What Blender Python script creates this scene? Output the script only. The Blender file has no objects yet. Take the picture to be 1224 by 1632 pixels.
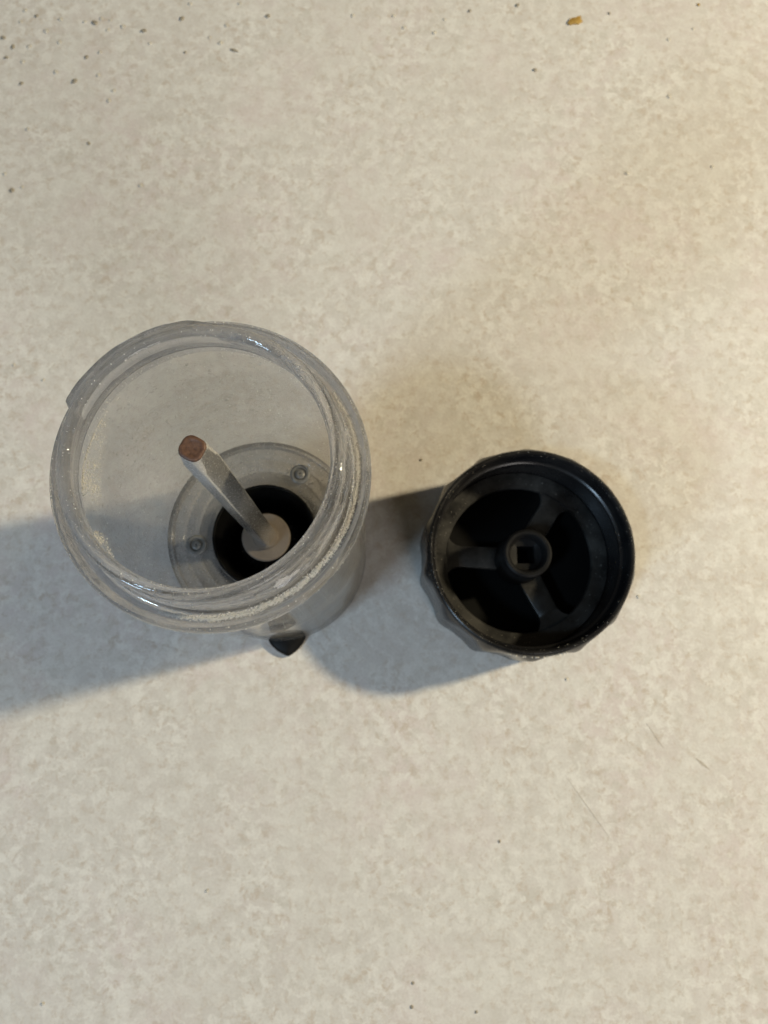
import bpy, bmesh, math, random
from mathutils import Matrix, Vector, noise
random.seed(7)
MM = 0.001
scene = bpy.context.scene
COL = scene.collection

# ---------------------------------------------------------------- camera
FPX, PCX, PCY, CAMH = 1226.0, 612.0, 816.0, 259.0        # photograph pixels, millimetres
def cam_axes(nx, ny):
    d = Vector(((nx-PCX)/FPX, -(ny-PCY)/FPX, -1)).normalized()   # "down" seen by the camera
    z = -d
    y = Vector((0, 1, 0)); y = (y - z*y.dot(z)).normalized()
    x = y.cross(z)
    return Matrix((x, y, z)).transposed()
MC = cam_axes(589.46, 1054.84)
def at(px, py, z=0.0):
    """photograph pixel -> (x, y) in mm on the level z"""
    w = MC.transposed() @ Vector(((px-PCX)/FPX, -(py-PCY)/FPX, -1))
    k = (z-CAMH)/w.z
    return (w.x*k, w.y*k)
cd = bpy.data.cameras.new('camera')
cam = bpy.data.objects.new('camera', cd); COL.objects.link(cam)
cam.matrix_world = Matrix.Translation((0, 0, CAMH*MM)) @ MC.transposed().to_4x4()
cd.sensor_fit = 'VERTICAL'; cd.sensor_height = 9.8; cd.sensor_width = 7.35
cd.lens = FPX/1632*9.8
cd.clip_start = 0.005; cd.clip_end = 20
cd.dof.use_dof = True
cd.dof.focus_distance = 0.142
cd.dof.aperture_fstop = 9.0
scene.camera = cam

# ---------------------------------------------------------------- world, lamps, exposure
w = bpy.data.worlds.new('World'); scene.world = w; w.use_nodes = True
bg = w.node_tree.nodes['Background']
bg.inputs[0].default_value = (1.0, 0.80, 0.50, 1); bg.inputs[1].default_value = 0.062
def lamp(name, target, direction, dist, size, power, colour):
    l = bpy.data.lights.new(name, 'AREA'); l.shape = 'DISK'; l.size = size
    l.energy = power; l.color = colour
    o = bpy.data.objects.new(name, l); COL.objects.link(o)
    d = Vector(direction).normalized()
    o.location = Vector(target)*MM + d*dist
    o.rotation_euler = d.to_track_quat('Z', 'Y').to_euler()
    return o
LAMPS = [
    lamp('kitchen_lamp', (10, 30, 0), (0.975, 0.235, 0.76), 1.15, 0.070, 12.6, (1.0, 0.85, 0.57)),
    lamp('window_light', (-30, 35, 0), (-57, -38, 123), 2.8, 0.25, 12.0, (0.53, 0.76, 1.0)),
    lamp('low_window_light', (-30, 35, 0), (-0.72, -0.69, 0.60), 3.2, 0.50, 27.0, (0.55, 0.77, 1.0)),
    lamp('side_lamp', (-30, 35, 0), (0.42, -0.90, 0.72), 2.6, 0.95, 13.0, (1.0, 0.95, 0.90)),
]
vs = scene.view_settings
vs.view_transform = 'Standard'; vs.look = 'None'; vs.exposure = 0.07; vs.gamma = 1.0
vs.use_curve_mapping = False
scene.render.engine = 'CYCLES'
cy = scene.cycles
cy.max_bounces = 24; cy.transmission_bounces = 20; cy.transparent_max_bounces = 32
cy.glossy_bounces = 8; cy.diffuse_bounces = 4
cy.caustics_refractive = False; cy.caustics_reflective = False
cy.use_denoising = True
cy.sample_clamp_indirect = 4.0

# ---------------------------------------------------------------- materials
def mat(name):
    m = bpy.data.materials.new(name); m.use_nodes = True
    nt = m.node_tree; b = nt.nodes['Principled BSDF']
    return m, nt, b
def N(nt, t, **k):
    n = nt.nodes.new(t)
    for a, v in k.items():
        if a in n.inputs.keys() if isinstance(a, str) else False: n.inputs[a].default_value = v
        else: setattr(n, a, v)
    return n
def noise_n(nt, vec, scale, detail=4, rough=.55, dist=0.0):
    n = nt.nodes.new('ShaderNodeTexNoise')
    n.inputs['Scale'].default_value = scale; n.inputs['Detail'].default_value = detail
    n.inputs['Roughness'].default_value = rough; n.inputs['Distortion'].default_value = dist
    nt.links.new(vec, n.inputs['Vector']); return n
def ramp(nt, fac, stops):
    r = nt.nodes.new('ShaderNodeValToRGB')
    e = r.color_ramp.elements
    while len(e) < len(stops): e.new(.5)
    for el, (p, c) in zip(e, stops):
        el.position = p; el.color = c if len(c) == 4 else (*c, 1)
    nt.links.new(fac, r.inputs[0]); return r
def mixc(nt, fac, a, b, mode='MIX'):
    m = nt.nodes.new('ShaderNodeMix'); m.data_type = 'RGBA'; m.blend_type = mode
    for s, v in ((m.inputs[0], fac), (m.inputs[6], a), (m.inputs[7], b)):
        if isinstance(v, (int, float)): s.default_value = v
        elif isinstance(v, tuple): s.default_value = v if len(v) == 4 else (*v, 1)
        else: nt.links.new(v, s)
    return m.outputs[2]
def bump(nt, h, strength, dist):
    b = nt.nodes.new('ShaderNodeBump'); b.inputs['Strength'].default_value = strength
    b.inputs['Distance'].default_value = dist; nt.links.new(h, b.inputs['Height']); return b.outputs[0]

def m_counter():
    m, nt, b = mat('laminate')
    v = nt.nodes.new('ShaderNodeTexCoord').outputs['Object']
    big = noise_n(nt, v, 7, 3, .5, .3)
    hue = noise_n(nt, v, 19, 4, .55, .6)
    zone = noise_n(nt, v, 34, 4, .6, .5)
    cloud = noise_n(nt, v, 90, 5, .6, .5)
    pale = noise_n(nt, v, 230, 9, .72, .35)
    tan = noise_n(nt, v, 300, 9, .72, .5)
    grey = noise_n(nt, v, 170, 8, .7, .4)
    fine = noise_n(nt, v, 1100, 3, .6, .2)
    c0 = ramp(nt, big.outputs[0], [(.35, (.585, .552, .512)), (.65, (.620, .596, .560))]).outputs[0]
    c0 = mixc(nt, ramp(nt, hue.outputs[0], [(.45, (0,0,0)), (.62, (.75,.75,.75))]).outputs[0], c0, (.635, .572, .550))
    c0 = mixc(nt, ramp(nt, cloud.outputs[0], [(.40, (0,0,0)), (.64, (.8,.8,.8))]).outputs[0], c0, (.675, .660, .620))
    dens = ramp(nt, zone.outputs[0], [(.36, (.42,.42,.42)), (.62, (1,1,1))]).outputs[0]
    def flecks(src, lo, hi, amt, base, col):
        f = mixc(nt, 1.0, ramp(nt, src.outputs[0], [(lo, (0,0,0)), (hi, (amt,)*3)]).outputs[0], dens, 'MULTIPLY')
        return mixc(nt, f, base, col)
    c1 = flecks(grey, .50, .61, .72, c0, (.545, .520, .470))
    c1 = flecks(tan, .51, .61, .85, c1, (.520, .455, .385))
    c2 = flecks(pale, .485, .59, .80, c1, (.745, .730, .690))
    fl = ramp(nt, fine.outputs[0], [(.36, (.95,.945,.94)), (.52, (1,1,1)), (.66, (1.03,1.03,1.03))])
    c3 = mixc(nt, 1.0, c2, fl.outputs[0], 'MULTIPLY')
    nt.links.new(c3, b.inputs['Base Color'])
    b.inputs['Roughness'].default_value = .48
    b.inputs['Specular IOR Level'].default_value = .3
    nt.links.new(bump(nt, fine.outputs[0], .25, .00025), b.inputs['Normal'])
    return m

def m_clear(name, tint, haze_amt, transp, rough, dust_scale=900, film=(.62, .62, .60)):
    """clear moulded plastic with a thin film of dust"""
    m, nt, b = mat(name)
    v = nt.nodes.new('ShaderNodeTexCoord').outputs['Object']
    b.inputs['Base Color'].default_value = (*tint, 1)
    b.inputs['Transmission Weight'].default_value = 1.0
    b.inputs['IOR'].default_value = 1.47
    b.inputs['Roughness'].default_value = rough
    sm = noise_n(nt, v, 120, 3)
    nt.links.new(bump(nt, sm.outputs[0], .008, .0004), b.inputs['Normal'])
    tr = nt.nodes.new('ShaderNodeBsdfTransparent'); tr.inputs[0].default_value = (*tint, 1)
    mx = nt.nodes.new('ShaderNodeMixShader'); mx.inputs[0].default_value = transp
    nt.links.new(b.outputs[0], mx.inputs[1]); nt.links.new(tr.outputs[0], mx.inputs[2])
    df = nt.nodes.new('ShaderNodeBsdfDiffuse'); df.inputs[0].default_value = (*film, 1)
    n1 = noise_n(nt, v, 70, 5, .7); n2 = noise_n(nt, v, dust_scale, 2, .6)
    a = ramp(nt, n1.outputs[0], [(.35, (haze_amt*.4,)*3), (.7, (haze_amt*1.5,)*3)])
    s = ramp(nt, n2.outputs[0], [(.62, (0,0,0)), (.74, (.25,.25,.25))])
    f = mixc(nt, 1.0, a.outputs[0], s.outputs[0], 'ADD')
    mx2 = nt.nodes.new('ShaderNodeMixShader'); nt.links.new(f, mx2.inputs[0])
    nt.links.new(mx.outputs[0], mx2.inputs[1]); nt.links.new(df.outputs[0], mx2.inputs[2])
    nt.links.new(mx2.outputs[0], nt.nodes['Material Output'].inputs[0])
    return m

def m_black(name, base, rough, dusty):
    m, nt, b = mat(name)
    v = nt.nodes.new('ShaderNodeTexCoord').outputs['Object']
    n1 = noise_n(nt, v, 90, 5, .65); n2 = noise_n(nt, v, 1100, 3, .6)
    d = ramp(nt, n1.outputs[0], [(.40, (0,0,0)), (.72, (dusty,)*3)])
    sp = ramp(nt, n2.outputs[0], [(.66, (0,0,0)), (.76, (dusty*1.2,)*3)])
    f = mixc(nt, 1.0, d.outputs[0], sp.outputs[0], 'ADD')
    c = mixc(nt, f, base, (.16, .155, .14))
    nt.links.new(c, b.inputs['Base Color'])
    r = ramp(nt, n1.outputs[0], [(.3, (rough-.06,)*3), (.7, (rough+.12,)*3)])
    nt.links.new(r.outputs[0], b.inputs['Roughness'])
    b.inputs['Specular IOR Level'].default_value = .12 if dusty < .05 else .45
    nt.links.new(bump(nt, n2.outputs[0], .15, .00008), b.inputs['Normal'])
    return m

def m_steel():
    m, nt, b = mat('dusty_steel')
    v = nt.nodes.new('ShaderNodeTexCoord').outputs['Object']
    mp = nt.nodes.new('ShaderNodeMapping'); mp.inputs['Scale'].default_value = (1, 1, .12)
    nt.links.new(v, mp.inputs[0])
    n1 = noise_n(nt, mp.outputs[0], 2600, 4, .6); n2 = noise_n(nt, v, 2400, 4, .7)
    b.inputs['Metallic'].default_value = .86
    c = ramp(nt, n2.outputs[0], [(.35, (.76,.76,.75)), (.65, (.88,.88,.87))])
    nt.links.new(c.outputs[0], b.inputs['Base Color'])
    r = ramp(nt, n2.outputs[0], [(.3, (.16,)*3), (.7, (.30,)*3)])
    nt.links.new(r.outputs[0], b.inputs['Roughness'])
    nt.links.new(bump(nt, n1.outputs[0], .05, .00004), b.inputs['Normal'])
    return m

def m_plain(name, c1, c2, scale, rough, bumpd=.0002, metallic=0.0):
    m, nt, b = mat(name)
    v = nt.nodes.new('ShaderNodeTexCoord').outputs['Object']
    n = noise_n(nt, v, scale, 4, .6)
    r = ramp(nt, n.outputs[0], [(.35, c1), (.65, c2)])
    nt.links.new(r.outputs[0], b.inputs['Base Color'])
    b.inputs['Roughness'].default_value = rough; b.inputs['Metallic'].default_value = metallic
    nt.links.new(bump(nt, n.outputs[0], .3, bumpd), b.inputs['Normal'])
    return m

def m_powder():
    m = m_plain('white_powder', (.80, .79, .76), (.92, .91, .89), 2000, .9)
    nt = m.node_tree
    t = nt.nodes.new('ShaderNodeBsdfTranslucent'); t.inputs[0].default_value = (.9, .9, .88, 1)
    mx = nt.nodes.new('ShaderNodeMixShader'); mx.inputs[0].default_value = .45
    nt.links.new(nt.nodes['Principled BSDF'].outputs[0], mx.inputs[1]); nt.links.new(t.outputs[0], mx.inputs[2])
    nt.links.new(mx.outputs[0], nt.nodes['Material Output'].inputs[0])
    return m

MAT = dict(
    counter=m_counter(),
    clear=m_clear('clear_plastic', (.87, .88, .905), .12, .27, .010, 2600, (.52, .525, .54)),  # grey-blue tint stands in for a grey ceiling reflected in the neck
    wall=m_clear('thin_clear_wall', (.97, .972, .975), .05, .56, .015),
    floor=m_clear('frosted_plastic', (.92, .92, .92), .24, .36, .07, 900, (.85, .84, .82)),
    black=m_black('black_plastic', (.012, .012, .012), .30, .34),
    shell=m_black('black_shell_plastic', (.008, .008, .009), .25, .06),
    hub=m_black('black_hub_plastic', (.007, .007, .0075), .45, .045),
    deep=m_black('black_plastic_clean', (.004, .004, .004), .6, .02),
    gloss=m_black('black_plastic_gloss', (.004, .004, .0045), .42, .02),
    steel=m_steel(),
    rust=m_plain('brown_shaft_end', (.080, .042, .028), (.145, .078, .050), 1600, .42, .0004, .0),
    washer=m_plain('tan_washer', (.40, .335, .275), (.48, .41, .34), 300, .5),
    powder=m_powder(),
    crumb=m_plain('dark_crumb', (.19, .17, .135), (.38, .34, .27), 1500, .7),
    pale=m_plain('pale_crumb', (.50, .47, .41), (.60, .57, .50), 1500, .5),
    amber=m_plain('amber_flake', (.30, .17, .035), (.46, .30, .08), 700, .5),
    screw=m_plain('dull_grey_plastic', (.36, .36, .35), (.52, .52, .50), 900, .3),
    scratch=m_plain('scratch_mark', (.42, .38, .32), (.50, .46, .40), 1500, .7),
)

# ---------------------------------------------------------------- mesh helpers (millimetres in, metres out)
def link(name, verts, faces, material, parent=None, loc=(0, 0, 0), smooth=True, angle=35):
    me = bpy.data.meshes.new(name)
    me.from_pydata([(x*MM, y*MM, z*MM) for x, y, z in verts], [], faces)
    me.validate(); me.update()
    bm = bmesh.new(); bm.from_mesh(me)
    bmesh.ops.recalc_face_normals(bm, faces=bm.faces); bm.to_mesh(me); bm.free()
    if smooth:
        for p in me.polygons: p.use_smooth = True
        me.set_sharp_from_angle(angle=math.radians(angle))
    me.materials.append(material)
    o = bpy.data.objects.new(name, me); COL.objects.link(o)
    o.location = [c*MM for c in loc]
    if parent: o.parent = parent
    return o
def empty(name, x, y, z=0):
    o = bpy.data.objects.new(name, None); COL.objects.link(o)
    o.location = (x*MM, y*MM, z*MM); o.empty_display_size = .01; return o
def tag(o, label, cat, group=None, kind=None):
    if label: o['label'] = label
    if cat: o['category'] = cat
    if group: o['group'] = group
    if kind: o['kind'] = kind
    return o
def lathe(prof, n=128, closed=True, rfun=None):
    """closed: profile is a loop (ring body); open profile ends are capped on the axis"""
    V, F = [], []
    m = len(prof)
    for i in range(n):
        t = 2*math.pi*i/n; c, s = math.cos(t), math.sin(t)
        for r, z in prof:
            if rfun: r = rfun(r, z, t)
            V.append((r*c, r*s, z))
    for i in range(n):
        j = (i+1) % n
        for k in range(m if closed else m-1):
            l = (k+1) % m
            F.append((i*m+k, j*m+k, j*m+l, i*m+l))
    if not closed:
        F.append([i*m for i in range(n)][::-1]); F.append([i*m+m-1 for i in range(n)])
    return V, F
def smoothprof(pts, step=.6):
    """subdivide long profile runs"""
    out = []
    for a, b in zip(pts, pts[1:]+pts[:1]):
        L = math.hypot(b[0]-a[0], b[1]-a[1]); k = max(1, min(40, int(L/step)))
        out += [(a[0]+(b[0]-a[0])*i/k, a[1]+(b[1]-a[1])*i/k) for i in range(k)]
    return out
def prism(poly, z0, z1, bevel=0.0):
    n = len(poly)
    cx = sum(p[0] for p in poly)/n; cyy = sum(p[1] for p in poly)/n
    def ring(z, inset):
        out = []
        for x, y in poly:
            d = math.hypot(x-cx, y-cyy) or 1
            out.append((x-(x-cx)/d*inset, y-(y-cyy)/d*inset, z))
        return out
    rings = [ring(z0, 0), ring(z1-bevel, 0)] + ([ring(z1-bevel*.3, bevel*.3), ring(z1, bevel)] if bevel else [])
    if not bevel: rings[1] = ring(z1, 0)
    V = [v for r in rings for v in r]; F = []
    for k in range(len(rings)-1):
        for i in range(n):
            j = (i+1) % n
            F.append((k*n+i, k*n+j, (k+1)*n+j, (k+1)*n+i))
    F.append(list(range(n))[::-1]); F.append([(len(rings)-1)*n+i for i in range(n)])
    return V, F
def rsquare(w, r, seg=6, rot=0.0):
    out = []; h = w/2-r
    for q in range(4):
        cx, cyy = [(h, h), (-h, h), (-h, -h), (h, -h)][q]
        for i in range(seg+1):
            a = math.radians(90*q+90*i/seg)
            x, y = cx+r*math.cos(a), cyy+r*math.sin(a)
            out.append((x*math.cos(rot)-y*math.sin(rot), x*math.sin(rot)+y*math.cos(rot)))
    return out
def loft(rings):
    n = len(rings[0]); V = [v for r in rings for v in r]; F = []
    for k in range(len(rings)-1):
        for i in range(n):
            j = (i+1) % n
            F.append((k*n+i, k*n+j, (k+1)*n+j, (k+1)*n+i))
    F.append(list(range(n))[::-1]); F.append([(len(rings)-1)*n+i for i in range(n)])
    return V, F

# ---------------------------------------------------------------- countertop
top = []
L = 600
V, F = prism([(-L, -L), (L, -L), (L, L), (-L, L)], -38, 0)
counter = link('countertop', V, F, MAT['counter'], smooth=False)
tag(counter, 'mottled beige laminate countertop', None, kind='structure')
for (x0, y0), (x1, y1), wd in (((1030, 1152), (1057, 1192), .35), ((1108, 1208), (1131, 1227), .9), ((900, 1235), (975, 1340), .22)):
    a = at(x0, y0); b = at(x1, y1); dx, dy = b[0]-a[0], b[1]-a[1]; l = math.hypot(dx, dy)
    poly = []
    for s in (1, -1):
        for i in range(7):
            t = i/6 if s == 1 else 1-i/6
            ww = wd*math.sin(math.pi*min(max(t, .06), .94))*s*.5
            poly.append((a[0]+dx*t-dy/l*ww, a[1]+dy*t+dx/l*ww))
    V, F = prism(poly, .0, .05)
    link('scratch', V, F, MAT['scratch'], counter, smooth=False)

# ---------------------------------------------------------------- the jar
JX, JY = -30.05, 35.55
jar = empty('grinder_jar', JX, JY)
tag(jar, 'clear plastic grinder jar standing open with a square metal shaft rising inside', 'grinder jar')
def az(px, py, z):
    x, y = at(px, py, z); return math.atan2(y-JY, x-JX)
TZ = 123.4
SEG = []                                         # moulded thread lugs: (start azimuth, extent counted clockwise, rise)
def seg(p0, p1, dz=0.0, h=2.6):
    a0 = az(*p0, TZ); a1 = az(*p1, TZ)
    SEG.append((a0, (a0-a1) % (2*math.pi), dz, h))
seg((95, 655), (390, 516), .6, 2.1)
seg((546, 692), (505, 853), .2, 1.15)
seg((512, 845), (360, 957), -.6, 1.25)
seg((440, 560), (556, 760), -2.2, .9)
def thread(r, z, t):
    if r < 25.2 or z < 118.6 or z > 126.4: return r
    h = 0
    for a0, ext, dz, hh in SEG:
        d = (a0-t) % (2*math.pi)
        if d < ext:
            zc = TZ+dz-1.1*d/ext
            e = min(1, d/(.07 if hh > 2 else .22), (ext-d)/.4)
            prof = max(0, 1-abs(z-zc)/(1.0+.3*hh))
            h = max(h, hh*min(1, prof*1.9)*e)
    return r+h
outer = [(28.3, 0), (28.6, .3), (28.7, 1), (28.9, 60), (28.95, 111.5), (29.4, 112.6), (30.1, 113.4), (30.35, 114.6), (30.35, 116.6),
         (30.05, 117.6), (29.4, 118.1), (28.75, 117.9), (28.35, 117.3), (27.0, 117.2), (26.2, 117.5), (25.75, 118.2)]
neck = [(25.6, 118.6+.25*i) for i in range(30)]
rim = [(25.5, 126.1), (25.1, 126.55), (24.4, 126.8), (23.8, 126.75), (23.3, 126.45), (23.0, 125.9), (22.95, 125.0), (23.05, 123.6), (23.5, 123.1), (23.75, 122.4),
       (23.9, 119.5), (24.35, 119.0), (24.5, 117.4), (24.8, 116.0), (25.1, 114.6), (25.6, 113.9), (26.5, 113.0), (27.2, 111.6), (27.4, 109.6),
       (27.3, 60), (27.2, 1), (27.5, .2)]
V, F = lathe(outer+neck+rim, 288, True, thread)
body = link('body', V, F, MAT['clear'], jar, angle=32)
body.data.materials.append(MAT['wall'])
for p in body.data.polygons:
    if p.center.z < .1118: p.material_index = 1

# floor plate: a shallow funnel of stepped rings with two screws
fp = [(27.0, 43.6), (25.9, 43.7), (25.5, 43.4), (25.2, 42.5), (22.9, 42.1), (22.6, 41.8), (22.3, 41.2), (19.6, 40.9), (19.3, 40.6), (19.0, 40.1),
      (16.6, 39.8), (16.0, 39.9), (15.3, 39.6), (15.1, 38.6), (15.3, 37.4), (27.0, 40.0)]
V, F = lathe(fp, 128)
fl = link('floor_plate', V, F, MAT['floor'], jar, angle=50)
for px, py in ((478, 755), (313, 868)):
    x, y = at(px, py, 42); x -= JX; y -= JY
    pr = [(2.3, 0), (2.3, .5), (2.0, .75), (1.55, .75), (1.45, .2), (1.2, .2), (1.1, .7), (.7, .95), (.25, .95)]
    V, F = lathe(pr+[(.25, 0)], 28)
    link('screw', V, F, MAT['screw'], jar, (x, y, 41.0), angle=30).scale = (1.25, 1.25, 1.1)
# grinder mechanism under the floor
V, F = lathe([(15.0, 41.0), (14.6, 41.3), (14.2, 41.1), (13.9, 40.2), (13.2, 30), (12.6, 18), (12.6, 3), (17.0, 3), (17.0, 30), (15.6, 36.8), (15.0, 38.0)], 96)
link('grinder_housing', V, F, MAT['deep'], jar, angle=40)
V, F = lathe([(.3, 12), (11.8, 12), (11.0, 20), (8.0, 33), (6.2, 37.2), (.3, 37.2)], 64, False)
burr = link('grinding_burr', V, F, MAT['deep'], jar, angle=40)
for i in range(12):
    a = 2*math.pi*i/12
    poly = [(8.6, -.35), (8.6, .35), (9.7, .5), (9.7, -.5)]
    V = []
    for z, r0, r1 in ((14, 10.2, 12.2), (34.5, 6.6, 8.2)):
        for r, s in ((r0, -.5), (r0, .5), (r1, .3), (r1, -.3)):
            aa = a + (0.5 if z > 20 else 0)
            V.append((r*math.cos(aa)-s*math.sin(aa), r*math.sin(aa)+s*math.cos(aa), z))
    link('burr_tooth', V, [(0,1,2,3), (4,5,6,7), (0,1,5,4), (1,2,6,5), (2,3,7,6), (3,0,4,7)], MAT['deep'], burr, smooth=False)
V, F = lathe([(2.0, 37.2), (6.9, 37.2), (7.0, 37.5), (7.0, 38.4), (6.7, 38.75), (2.0, 38.8)], 64)
link('washer', V, F, MAT['washer'], jar, angle=40)
V, F = lathe([(2.4, 38.8), (3.7, 38.8), (3.7, 40.2), (3.3, 40.7), (2.4, 40.8)], 40)
link('shaft_collar', V, F, MAT['washer'], jar, angle=40)
# square shaft with a ground tip
rot = math.radians(-27)
rings = []
for z, wd, r in ((20, 4.75, .4), (38, 4.75, .4), (80, 4.75, .4), (126.3, 4.75, .4), (126.9, 4.66, .75), (131.6, 4.45, 1.25), (132.6, 4.3, 1.45)):
    rings.append([(x, y, z) for x, y in rsquare(wd, r, 6, rot)])
V, F = loft(rings)
shaft = link('drive_shaft', V, F, MAT['steel'], jar, angle=20)
shaft['label'] = 'dusty square steel drive shaft with brown tip'
rings = [[(x, y, z) for x, y in rsquare(wd, r, 6, rot)] for z, wd, r in ((132.6, 4.30, 1.55), (132.95, 4.22, 1.6), (133.1, 3.9, 1.5), (133.0, 3.0, 1.2), (132.9, 1.8, .8))]
V, F = loft(rings)
link('shaft_tip', V, F, MAT['rust'], shaft, angle=60)
# black lid under the mechanism, its finger tab poking out beside the wall
tip = at(460, 1046, 1); tip = (tip[0]-JX, tip[1]-JY)
ta = math.atan2(tip[1], tip[0]); tr = math.hypot(*tip)
poly = []
for i in range(40):
    a = ta + math.radians(24) + (2*math.pi-math.radians(48))*i/39
    poly.append((17.2*math.cos(a), 17.2*math.sin(a)))
V, F = prism(poly, .3, 2.6)
lid = link('bottom_lid', V, F, MAT['gloss'], jar, angle=40)
ux, uy = math.cos(ta), math.sin(ta)
half = []
for i in range(25):
    q = i/24; r = 27.6+(tr-27.6)*q
    wv = 6.2*(1-q**1.6)**.8
    half.append((r, wv))
pts = [(r*ux+wv*uy, r*uy-wv*ux) for r, wv in half][:-1] + [(tr*ux, tr*uy)] + [(r*ux-wv*uy, r*uy+wv*ux) for r, wv in half[::-1]][1:]
def tabring(z, k):
    cx_, cy_ = 28*ux, 28*uy
    return [(cx_+(x-cx_)*k, cy_+(y-cy_)*k, z) for x, y in pts]
V, F = loft([tabring(.0, .95), tabring(.5, 1.0), tabring(1.6, 1.0), tabring(2.4, .93), tabring(3.0, .78), tabring(3.3, .5), tabring(3.4, .2)])
link('lid_tab', V, F, MAT['gloss'], lid, angle=80)

# powder: loose grains sticking to the plastic
def grains(name, spots, parent, material):
    V, F = [], []
    for x, y, z, s in spots:
        b = len(V)
        q = [random.uniform(.6, 1.3)*s for _ in range(6)]
        a = random.uniform(0, 6.28); c, sn = math.cos(a), math.sin(a)
        for vx, vy, vz in ((q[0], 0, 0), (0, q[1], 0), (-q[2], 0, 0), (0, -q[3], 0), (0, 0, q[4]), (0, 0, -q[5])):
            V.append((x+(vx*c-vy*sn)*1.35, y+(vx*sn+vy*c)*1.35, z+vz*1.35))
        for i in range(4):
            j = (i+1) % 4
            F += [(b+i, b+j, b+4), (b+j, b+i, b+5)]
    o = link(name, V, F, material, parent, smooth=False)
    o['kind'] = 'stuff'; return o
sp = []
a_lo = az(258, 958, 117.5); a_hi = az(534, 622, 117.5)
span = (a_hi-a_lo) % (2*math.pi)
for _ in range(15000):                           # groove between neck and shoulder: fine, clumped, thinning out at both ends
    t = random.random(); e = min(1, t/.12, (1-t)/.16); a = a_lo+span*t
    clump = .62+.5*noise.noise(Vector((a*14, 0, 5)))+.35*noise.noise(Vector((a*45, 2, 5)))
    if random.random() > clump*(.2+.8*e): continue
    r = min(max(27.7+.25*noise.noise(Vector((a*9, 7, 1)))+random.gauss(0, .29)*(.4+.6*e), 26.6), 28.5)
    sp.append((r*math.cos(a), r*math.sin(a), 117.35+random.random()*(.5-.35*abs(r-27.7))*clump, random.choice((.03, .04, .05, .06, .07, .10))))
grains('powder_in_groove', sp, jar, MAT['powder'])
sp = []
a_c = az(190, 880, 105)
def wall_r(z): return 27.33 if z < 109 else 27.33-(z-109)*.5
LP = [(l.location.x/MM-JX, l.location.y/MM-JY, l.location.z/MM) for l in LAMPS]
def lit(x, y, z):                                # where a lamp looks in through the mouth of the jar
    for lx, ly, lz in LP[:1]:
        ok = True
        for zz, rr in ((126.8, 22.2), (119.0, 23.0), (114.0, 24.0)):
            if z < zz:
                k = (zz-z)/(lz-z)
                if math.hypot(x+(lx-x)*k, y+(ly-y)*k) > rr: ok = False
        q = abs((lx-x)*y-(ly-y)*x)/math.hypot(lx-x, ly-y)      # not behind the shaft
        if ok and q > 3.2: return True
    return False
tries = 0
while len(sp) < 3800 and tries < 80000:         # inner wall, gathered on one side; grain density follows the kitchen lamp's light
    tries += 1
    a = random.gauss(a_c, .62); z = 111.8-abs(random.gauss(0, 9))
    if noise.noise(Vector((a*9, z*.22, 3))) < random.uniform(-.45, .35): continue
    r = wall_r(z)-.05; x, y = r*math.cos(a), r*math.sin(a)
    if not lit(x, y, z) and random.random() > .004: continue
    sp.append((x, y, z, random.choice((.03, .04, .05, .06, .08, .13))))
for _ in range(1300):
    a = random.uniform(0, 6.283); z = random.uniform(46, 111); r = wall_r(z)-.05
    x, y = r*math.cos(a), r*math.sin(a)
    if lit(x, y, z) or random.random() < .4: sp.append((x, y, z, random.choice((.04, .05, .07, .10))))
for _ in range(900):                             # right-hand wall under the neck
    a = random.gauss(az(515, 690, 108), .35); z = 112-abs(random.gauss(0, 5)); r = wall_r(z)-.05
    sp.append((r*math.cos(a), r*math.sin(a), z, random.choice((.05, .06, .08))))
for _ in range(420):                             # inside the neck
    a = random.uniform(0, 6.283); z = random.uniform(115, 122); r = 24.9-(z-114.6)*.13
    sp.append((r*math.cos(a), r*math.sin(a), z, random.choice((.05, .07, .09))))
grains('powder_on_wall', sp, jar, MAT['powder'])
sp = []
for _ in range(330):                             # rim, thread and shoulder
    a = random.uniform(0, 6.283); r, z = random.choice(((24.1, 126.85), (23.2, 126.4), (25.65, 120.5), (29.7, 117.95), (30.4, 115.5), (30.35, 114.3)))
    if r == 25.65: r = thread(r, z, a)+.02
    sp.append((r*math.cos(a), r*math.sin(a), z, random.choice((.05, .07, .07, .12))))
for _ in range(90):                              # outer wall
    a = random.uniform(0, 6.283); z = random.uniform(40, 112)
    sp.append((29.0*math.cos(a), 29.0*math.sin(a), z, random.choice((.04, .05, .07))))
for _ in range(500):                             # funnel floor
    a = random.uniform(0, 6.283); r = random.uniform(16.5, 26.5)
    sp.append((r*math.cos(a), r*math.sin(a), 39.7+(r-16)*.33+.2, random.choice((.06, .08, .12))))
grains('powder_on_rim', sp, jar, MAT['powder'])

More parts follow.
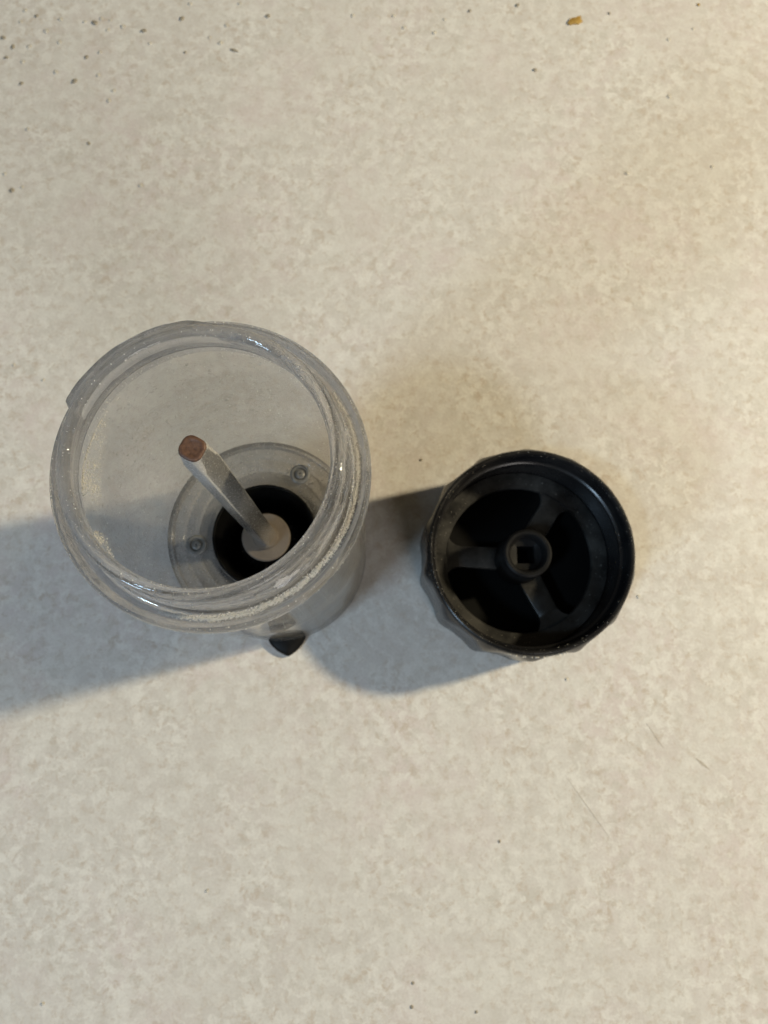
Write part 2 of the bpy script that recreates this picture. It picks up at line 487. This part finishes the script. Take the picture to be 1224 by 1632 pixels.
# ---------------------------------------------------------------- the cap
KX, KY, KH = 48.18, 32.36, 33.0
cap = empty('grinder_cover', KX, KY); cap.scale = (1.022, 1.022, 1.022)
tag(cap, 'black plastic scalloped cap lying open side up with three spokes and square hub socket', 'cap')
def scallop(r, z, t):
    if r < 29.2: return r
    f = min(1, max(0, (KH-1.2-z)/3.4))
    g = math.sqrt(math.sin(7*(t-math.radians(-65)))**2+.16)      # fourteen lobes with hollow flutes between
    return r + f*(2.0*max(0, 1-g)-.12)
prof = [(28.9, .0), (29.9, .0), (30.2, .5), (30.3, 2), (30.45, 8), (30.55, 14), (30.65, 20), (30.7, 25), (30.7, 28), (30.65, 30.5), (30.5, 31.4), (30.35, 32.0), (30.0, 32.7), (29.5, 33.0), (29.0, 32.9),
        (28.6, 32.4), (28.4, 31.4), (28.4, 27.5), (28.1, 27.1), (27.5, 26.7), (27.4, 26.0), (27.5, 25.4), (28.2, 24.8), (28.3, 24.0),
        (28.2, 15.0), (28.0, 11.0), (27.9, 6), (27.8, 2.0), (28.2, .4)]
V, F = lathe(prof, 280, True, scallop)
link('shell', V, F, MAT['shell'], cap, angle=38)
V, F = lathe([(.4, .4), (28.1, .4), (28.1, 2.2), (.4, 2.2)], 96, False)
link('end_plate', V, F, MAT['deep'], cap, angle=30)
PZ0, PZ1 = 10.6, 12.8
V, F = lathe([(23.2, PZ0), (23.0, PZ0+.3), (23.0, PZ1-.4), (23.3, PZ1), (27.9, PZ1+.3), (27.95, PZ0)], 128)
link('inner_ring', V, F, MAT['black'], cap, angle=40)
for k in range(3):
    a = math.radians(57+120*k)
    side = []
    for i in range(25):
        r = 5.6+(23.3-5.6)*i/24
        wv = 3.1 + .5*(1-i/24)
        if r > 18: wv += 5.2*(1-math.sqrt(max(0, 1-((r-18)/5.3)**2)))
        side.append((r, wv))
    poly = [(r*math.cos(a)+wv*math.sin(a), r*math.sin(a)-wv*math.cos(a)) for r, wv in side] + \
           [(r*math.cos(a)-wv*math.sin(a), r*math.sin(a)+wv*math.cos(a)) for r, wv in side[::-1]]
    V, F = prism(poly, PZ0+.1, PZ1-.05, .35)
    link('spoke', V, F, MAT['black'], cap, angle=40)
# hub tube with square socket
n = 64
def circ(r, z): return [(r*math.cos(2*math.pi*i/n), r*math.sin(2*math.pi*i/n), z) for i in range(n)]
def sq(w_, z):
    out = []
    for i in range(n):
        t = 2*math.pi*i/n; c, s = math.cos(t), math.sin(t)
        k = w_/2/max(abs(c), abs(s)); out.append((c*k, s*k, z))
    return out
rings = [circ(7.9, 9.5), circ(7.8, 14), circ(7.4, 25.6), circ(7.2, 26.6), circ(6.6, 27.0), circ(5.9, 26.9), circ(5.4, 26.4), circ(5.1, 25.0), circ(4.7, 23.6), sq(5.3, 23.2), sq(5.1, 22.6), sq(5.0, 10.5)]
V = [v for r in rings for v in r]; F = []
for k in range(len(rings)-1):
    for i in range(n):
        j = (i+1) % n; F.append((k*n+i, k*n+j, (k+1)*n+j, (k+1)*n+i))
F.append(list(range(n))); F.append([(len(rings)-1)*n+i for i in range(n)])
link('hub', V, F, MAT['hub'], cap, angle=35)
sp = []
for _ in range(260):
    a = random.uniform(0, 6.283); r, z = random.choice(((29.4, 33.0), (30.6, 32.2), (26.0, 13.0), (24.5, 13.0), (28.6, 32.4)))
    sp.append((r*math.cos(a), r*math.sin(a), z, random.choice((.05, .07, .09))))
for _ in range(26):
    a = math.radians(random.gauss(-88, 9)); sp.append((30.6*math.cos(a), 30.6*math.sin(a), 32.2, random.uniform(.12, .28)))
grains('dust_on_cap', sp, cap, MAT['pale'])

# ---------------------------------------------------------------- crumbs on the counter
def crumb(name, px, py, size, material, label, cat, group, flat=.45, stretch=1.0, ang=0.0):
    x, y = at(px, py)
    bm = bmesh.new(); bmesh.ops.create_icosphere(bm, subdivisions=2, radius=1)
    off = Vector((px*.37, py*.21, 0))
    for v in bm.verts:
        k = 1+.45*noise.noise(v.co*1.3+off)
        v.co = Vector((v.co.x*k*size*1.05*stretch, v.co.y*k*size*1.05, v.co.z*k*size*flat*.7))
    zmin = min(v.co.z for v in bm.verts)
    V = [(v.co.x*math.cos(ang)-v.co.y*math.sin(ang), v.co.x*math.sin(ang)+v.co.y*math.cos(ang), v.co.z-zmin) for v in bm.verts]
    F = [[v.index for v in f.verts] for f in bm.faces]; bm.free()
    o = link(name, V, F, material, None, (x, y, 0), angle=60)
    return tag(o, label, cat, group)
G1, G2 = 'dark crumbs scattered on the countertop', 'pale crumbs scattered on the countertop'
L1, L2 = 'tiny dark brown crumb lying on the beige countertop', 'tiny pale grey speck lying on the beige countertop'
A = 2.448
dark = [(143, 63), (12, 148), (50, 184), (25, 226), (83, 327), (291, 318), (337, 224), (560, 122), (1045, 64), (710, 74), (722, 205), (346, 560), (47, 744), (370, 91)]
pale = [(80, 86), (236, 76), (396, 74), (430, 80), (231, 166), (218, 282), (384, 293), (443, 353), (425, 393), (180, 122), (113, 182), (390, 204), (86, 731), (18, 679), (549, 724),
        (818, 147), (860, 168), (98, 42), (480, 105), (585, 170), (88, 242), (330, 85), (108, 505), (420, 118), (884, 100), (935, 15), (742, 16)]
for x, y in dark: crumb('crumb', x/A, y/A, random.uniform(.55, .85), MAT['crumb'], L1, 'crumb', G1, stretch=random.uniform(1, 1.4), ang=random.random()*3)
for x, y in pale: crumb('speck', x/A, y/A, random.uniform(.6, .85), MAT['pale'], L2, 'speck', G2, .3)
crumb('crumb', 913/A, 197/A, .6, MAT['crumb'], 'thin elongated seed-like crumb lying among round specks', 'crumb', None, stretch=2.6, ang=-.3)
B = 1.843
for x, y, d in ((487, 17, 1), (347, 33, 1), (757, 40, 1), (538, 206, 1), (932, 117, 0), (1004, 85, 0), (933, 284, 0), (810, 509, 0), (1061, 490, 0), (155, 82, 0), (243, 97, 0), (273, 58, 0), (124, 47, 0), (4, 47, 0)):
    crumb('crumb' if d else 'speck', 560+x/B, y/B, random.uniform(.55, .8), MAT['crumb' if d else 'pale'], L1 if d else L2, 'crumb' if d else 'speck', G1 if d else G2, .45 if d else .3)
crumb('speck', 560+1019/B, 15/B, .6, MAT['amber'], 'tiny round orange-brown speck on the countertop', 'speck', None)
own = {(671, 733): 'tiny dark crumb in the shaded gap between the jar and the black cover',
       (1017, 951): 'tiny pale speck close beside the black cover rim',
       (796, 1341): 'lone dark crumb on open countertop beside the long faint scratch',
       (903, 1083): 'tiny pale speck just outside the shadow of the black cover',
       (69, 606): 'pale speck nearest to the cut end of the jar thread'}
for x, y, d in ((671, 733, 1), (69, 606, 0), (22, 582, 0), (1017, 951, 0), (796, 1341, 1), (903, 1083, 0), (658, 1567, 1), (656, 1605, 1), (759, 1613, 1), (850, 112, 0), (68, 1600, 0), (330, 1420, 0)):
    lb = own.get((x, y))
    crumb('crumb' if d else 'speck', x, y, random.uniform(.3, .5) if d else .5, MAT['crumb' if d else 'pale'], lb or (L1 if d else L2), 'crumb' if d else 'speck', None if lb else (G1 if d else G2))
# yellow flake
x, y = at(916, 33)
fpts = [(-3.2, -1.4), (-2.2, -2.3), (-.3, -1.7), (1.2, -1.9), (3.0, -.6), (2.4, .5), (2.5, 2.0), (1.2, 1.5), (.2, 1.0), (-1.4, .9), (-2.2, .1)]
V, F = prism(fpts, .05, .7, .35)
o = link('food_flake', [(a, b, c+.12*math.sin(a*2)*(c > .3)) for a, b, c in V], F, MAT['amber'], None, (x, y, 0), angle=30)
tag(o, 'small irregular amber food flake stuck to the countertop', 'flake')
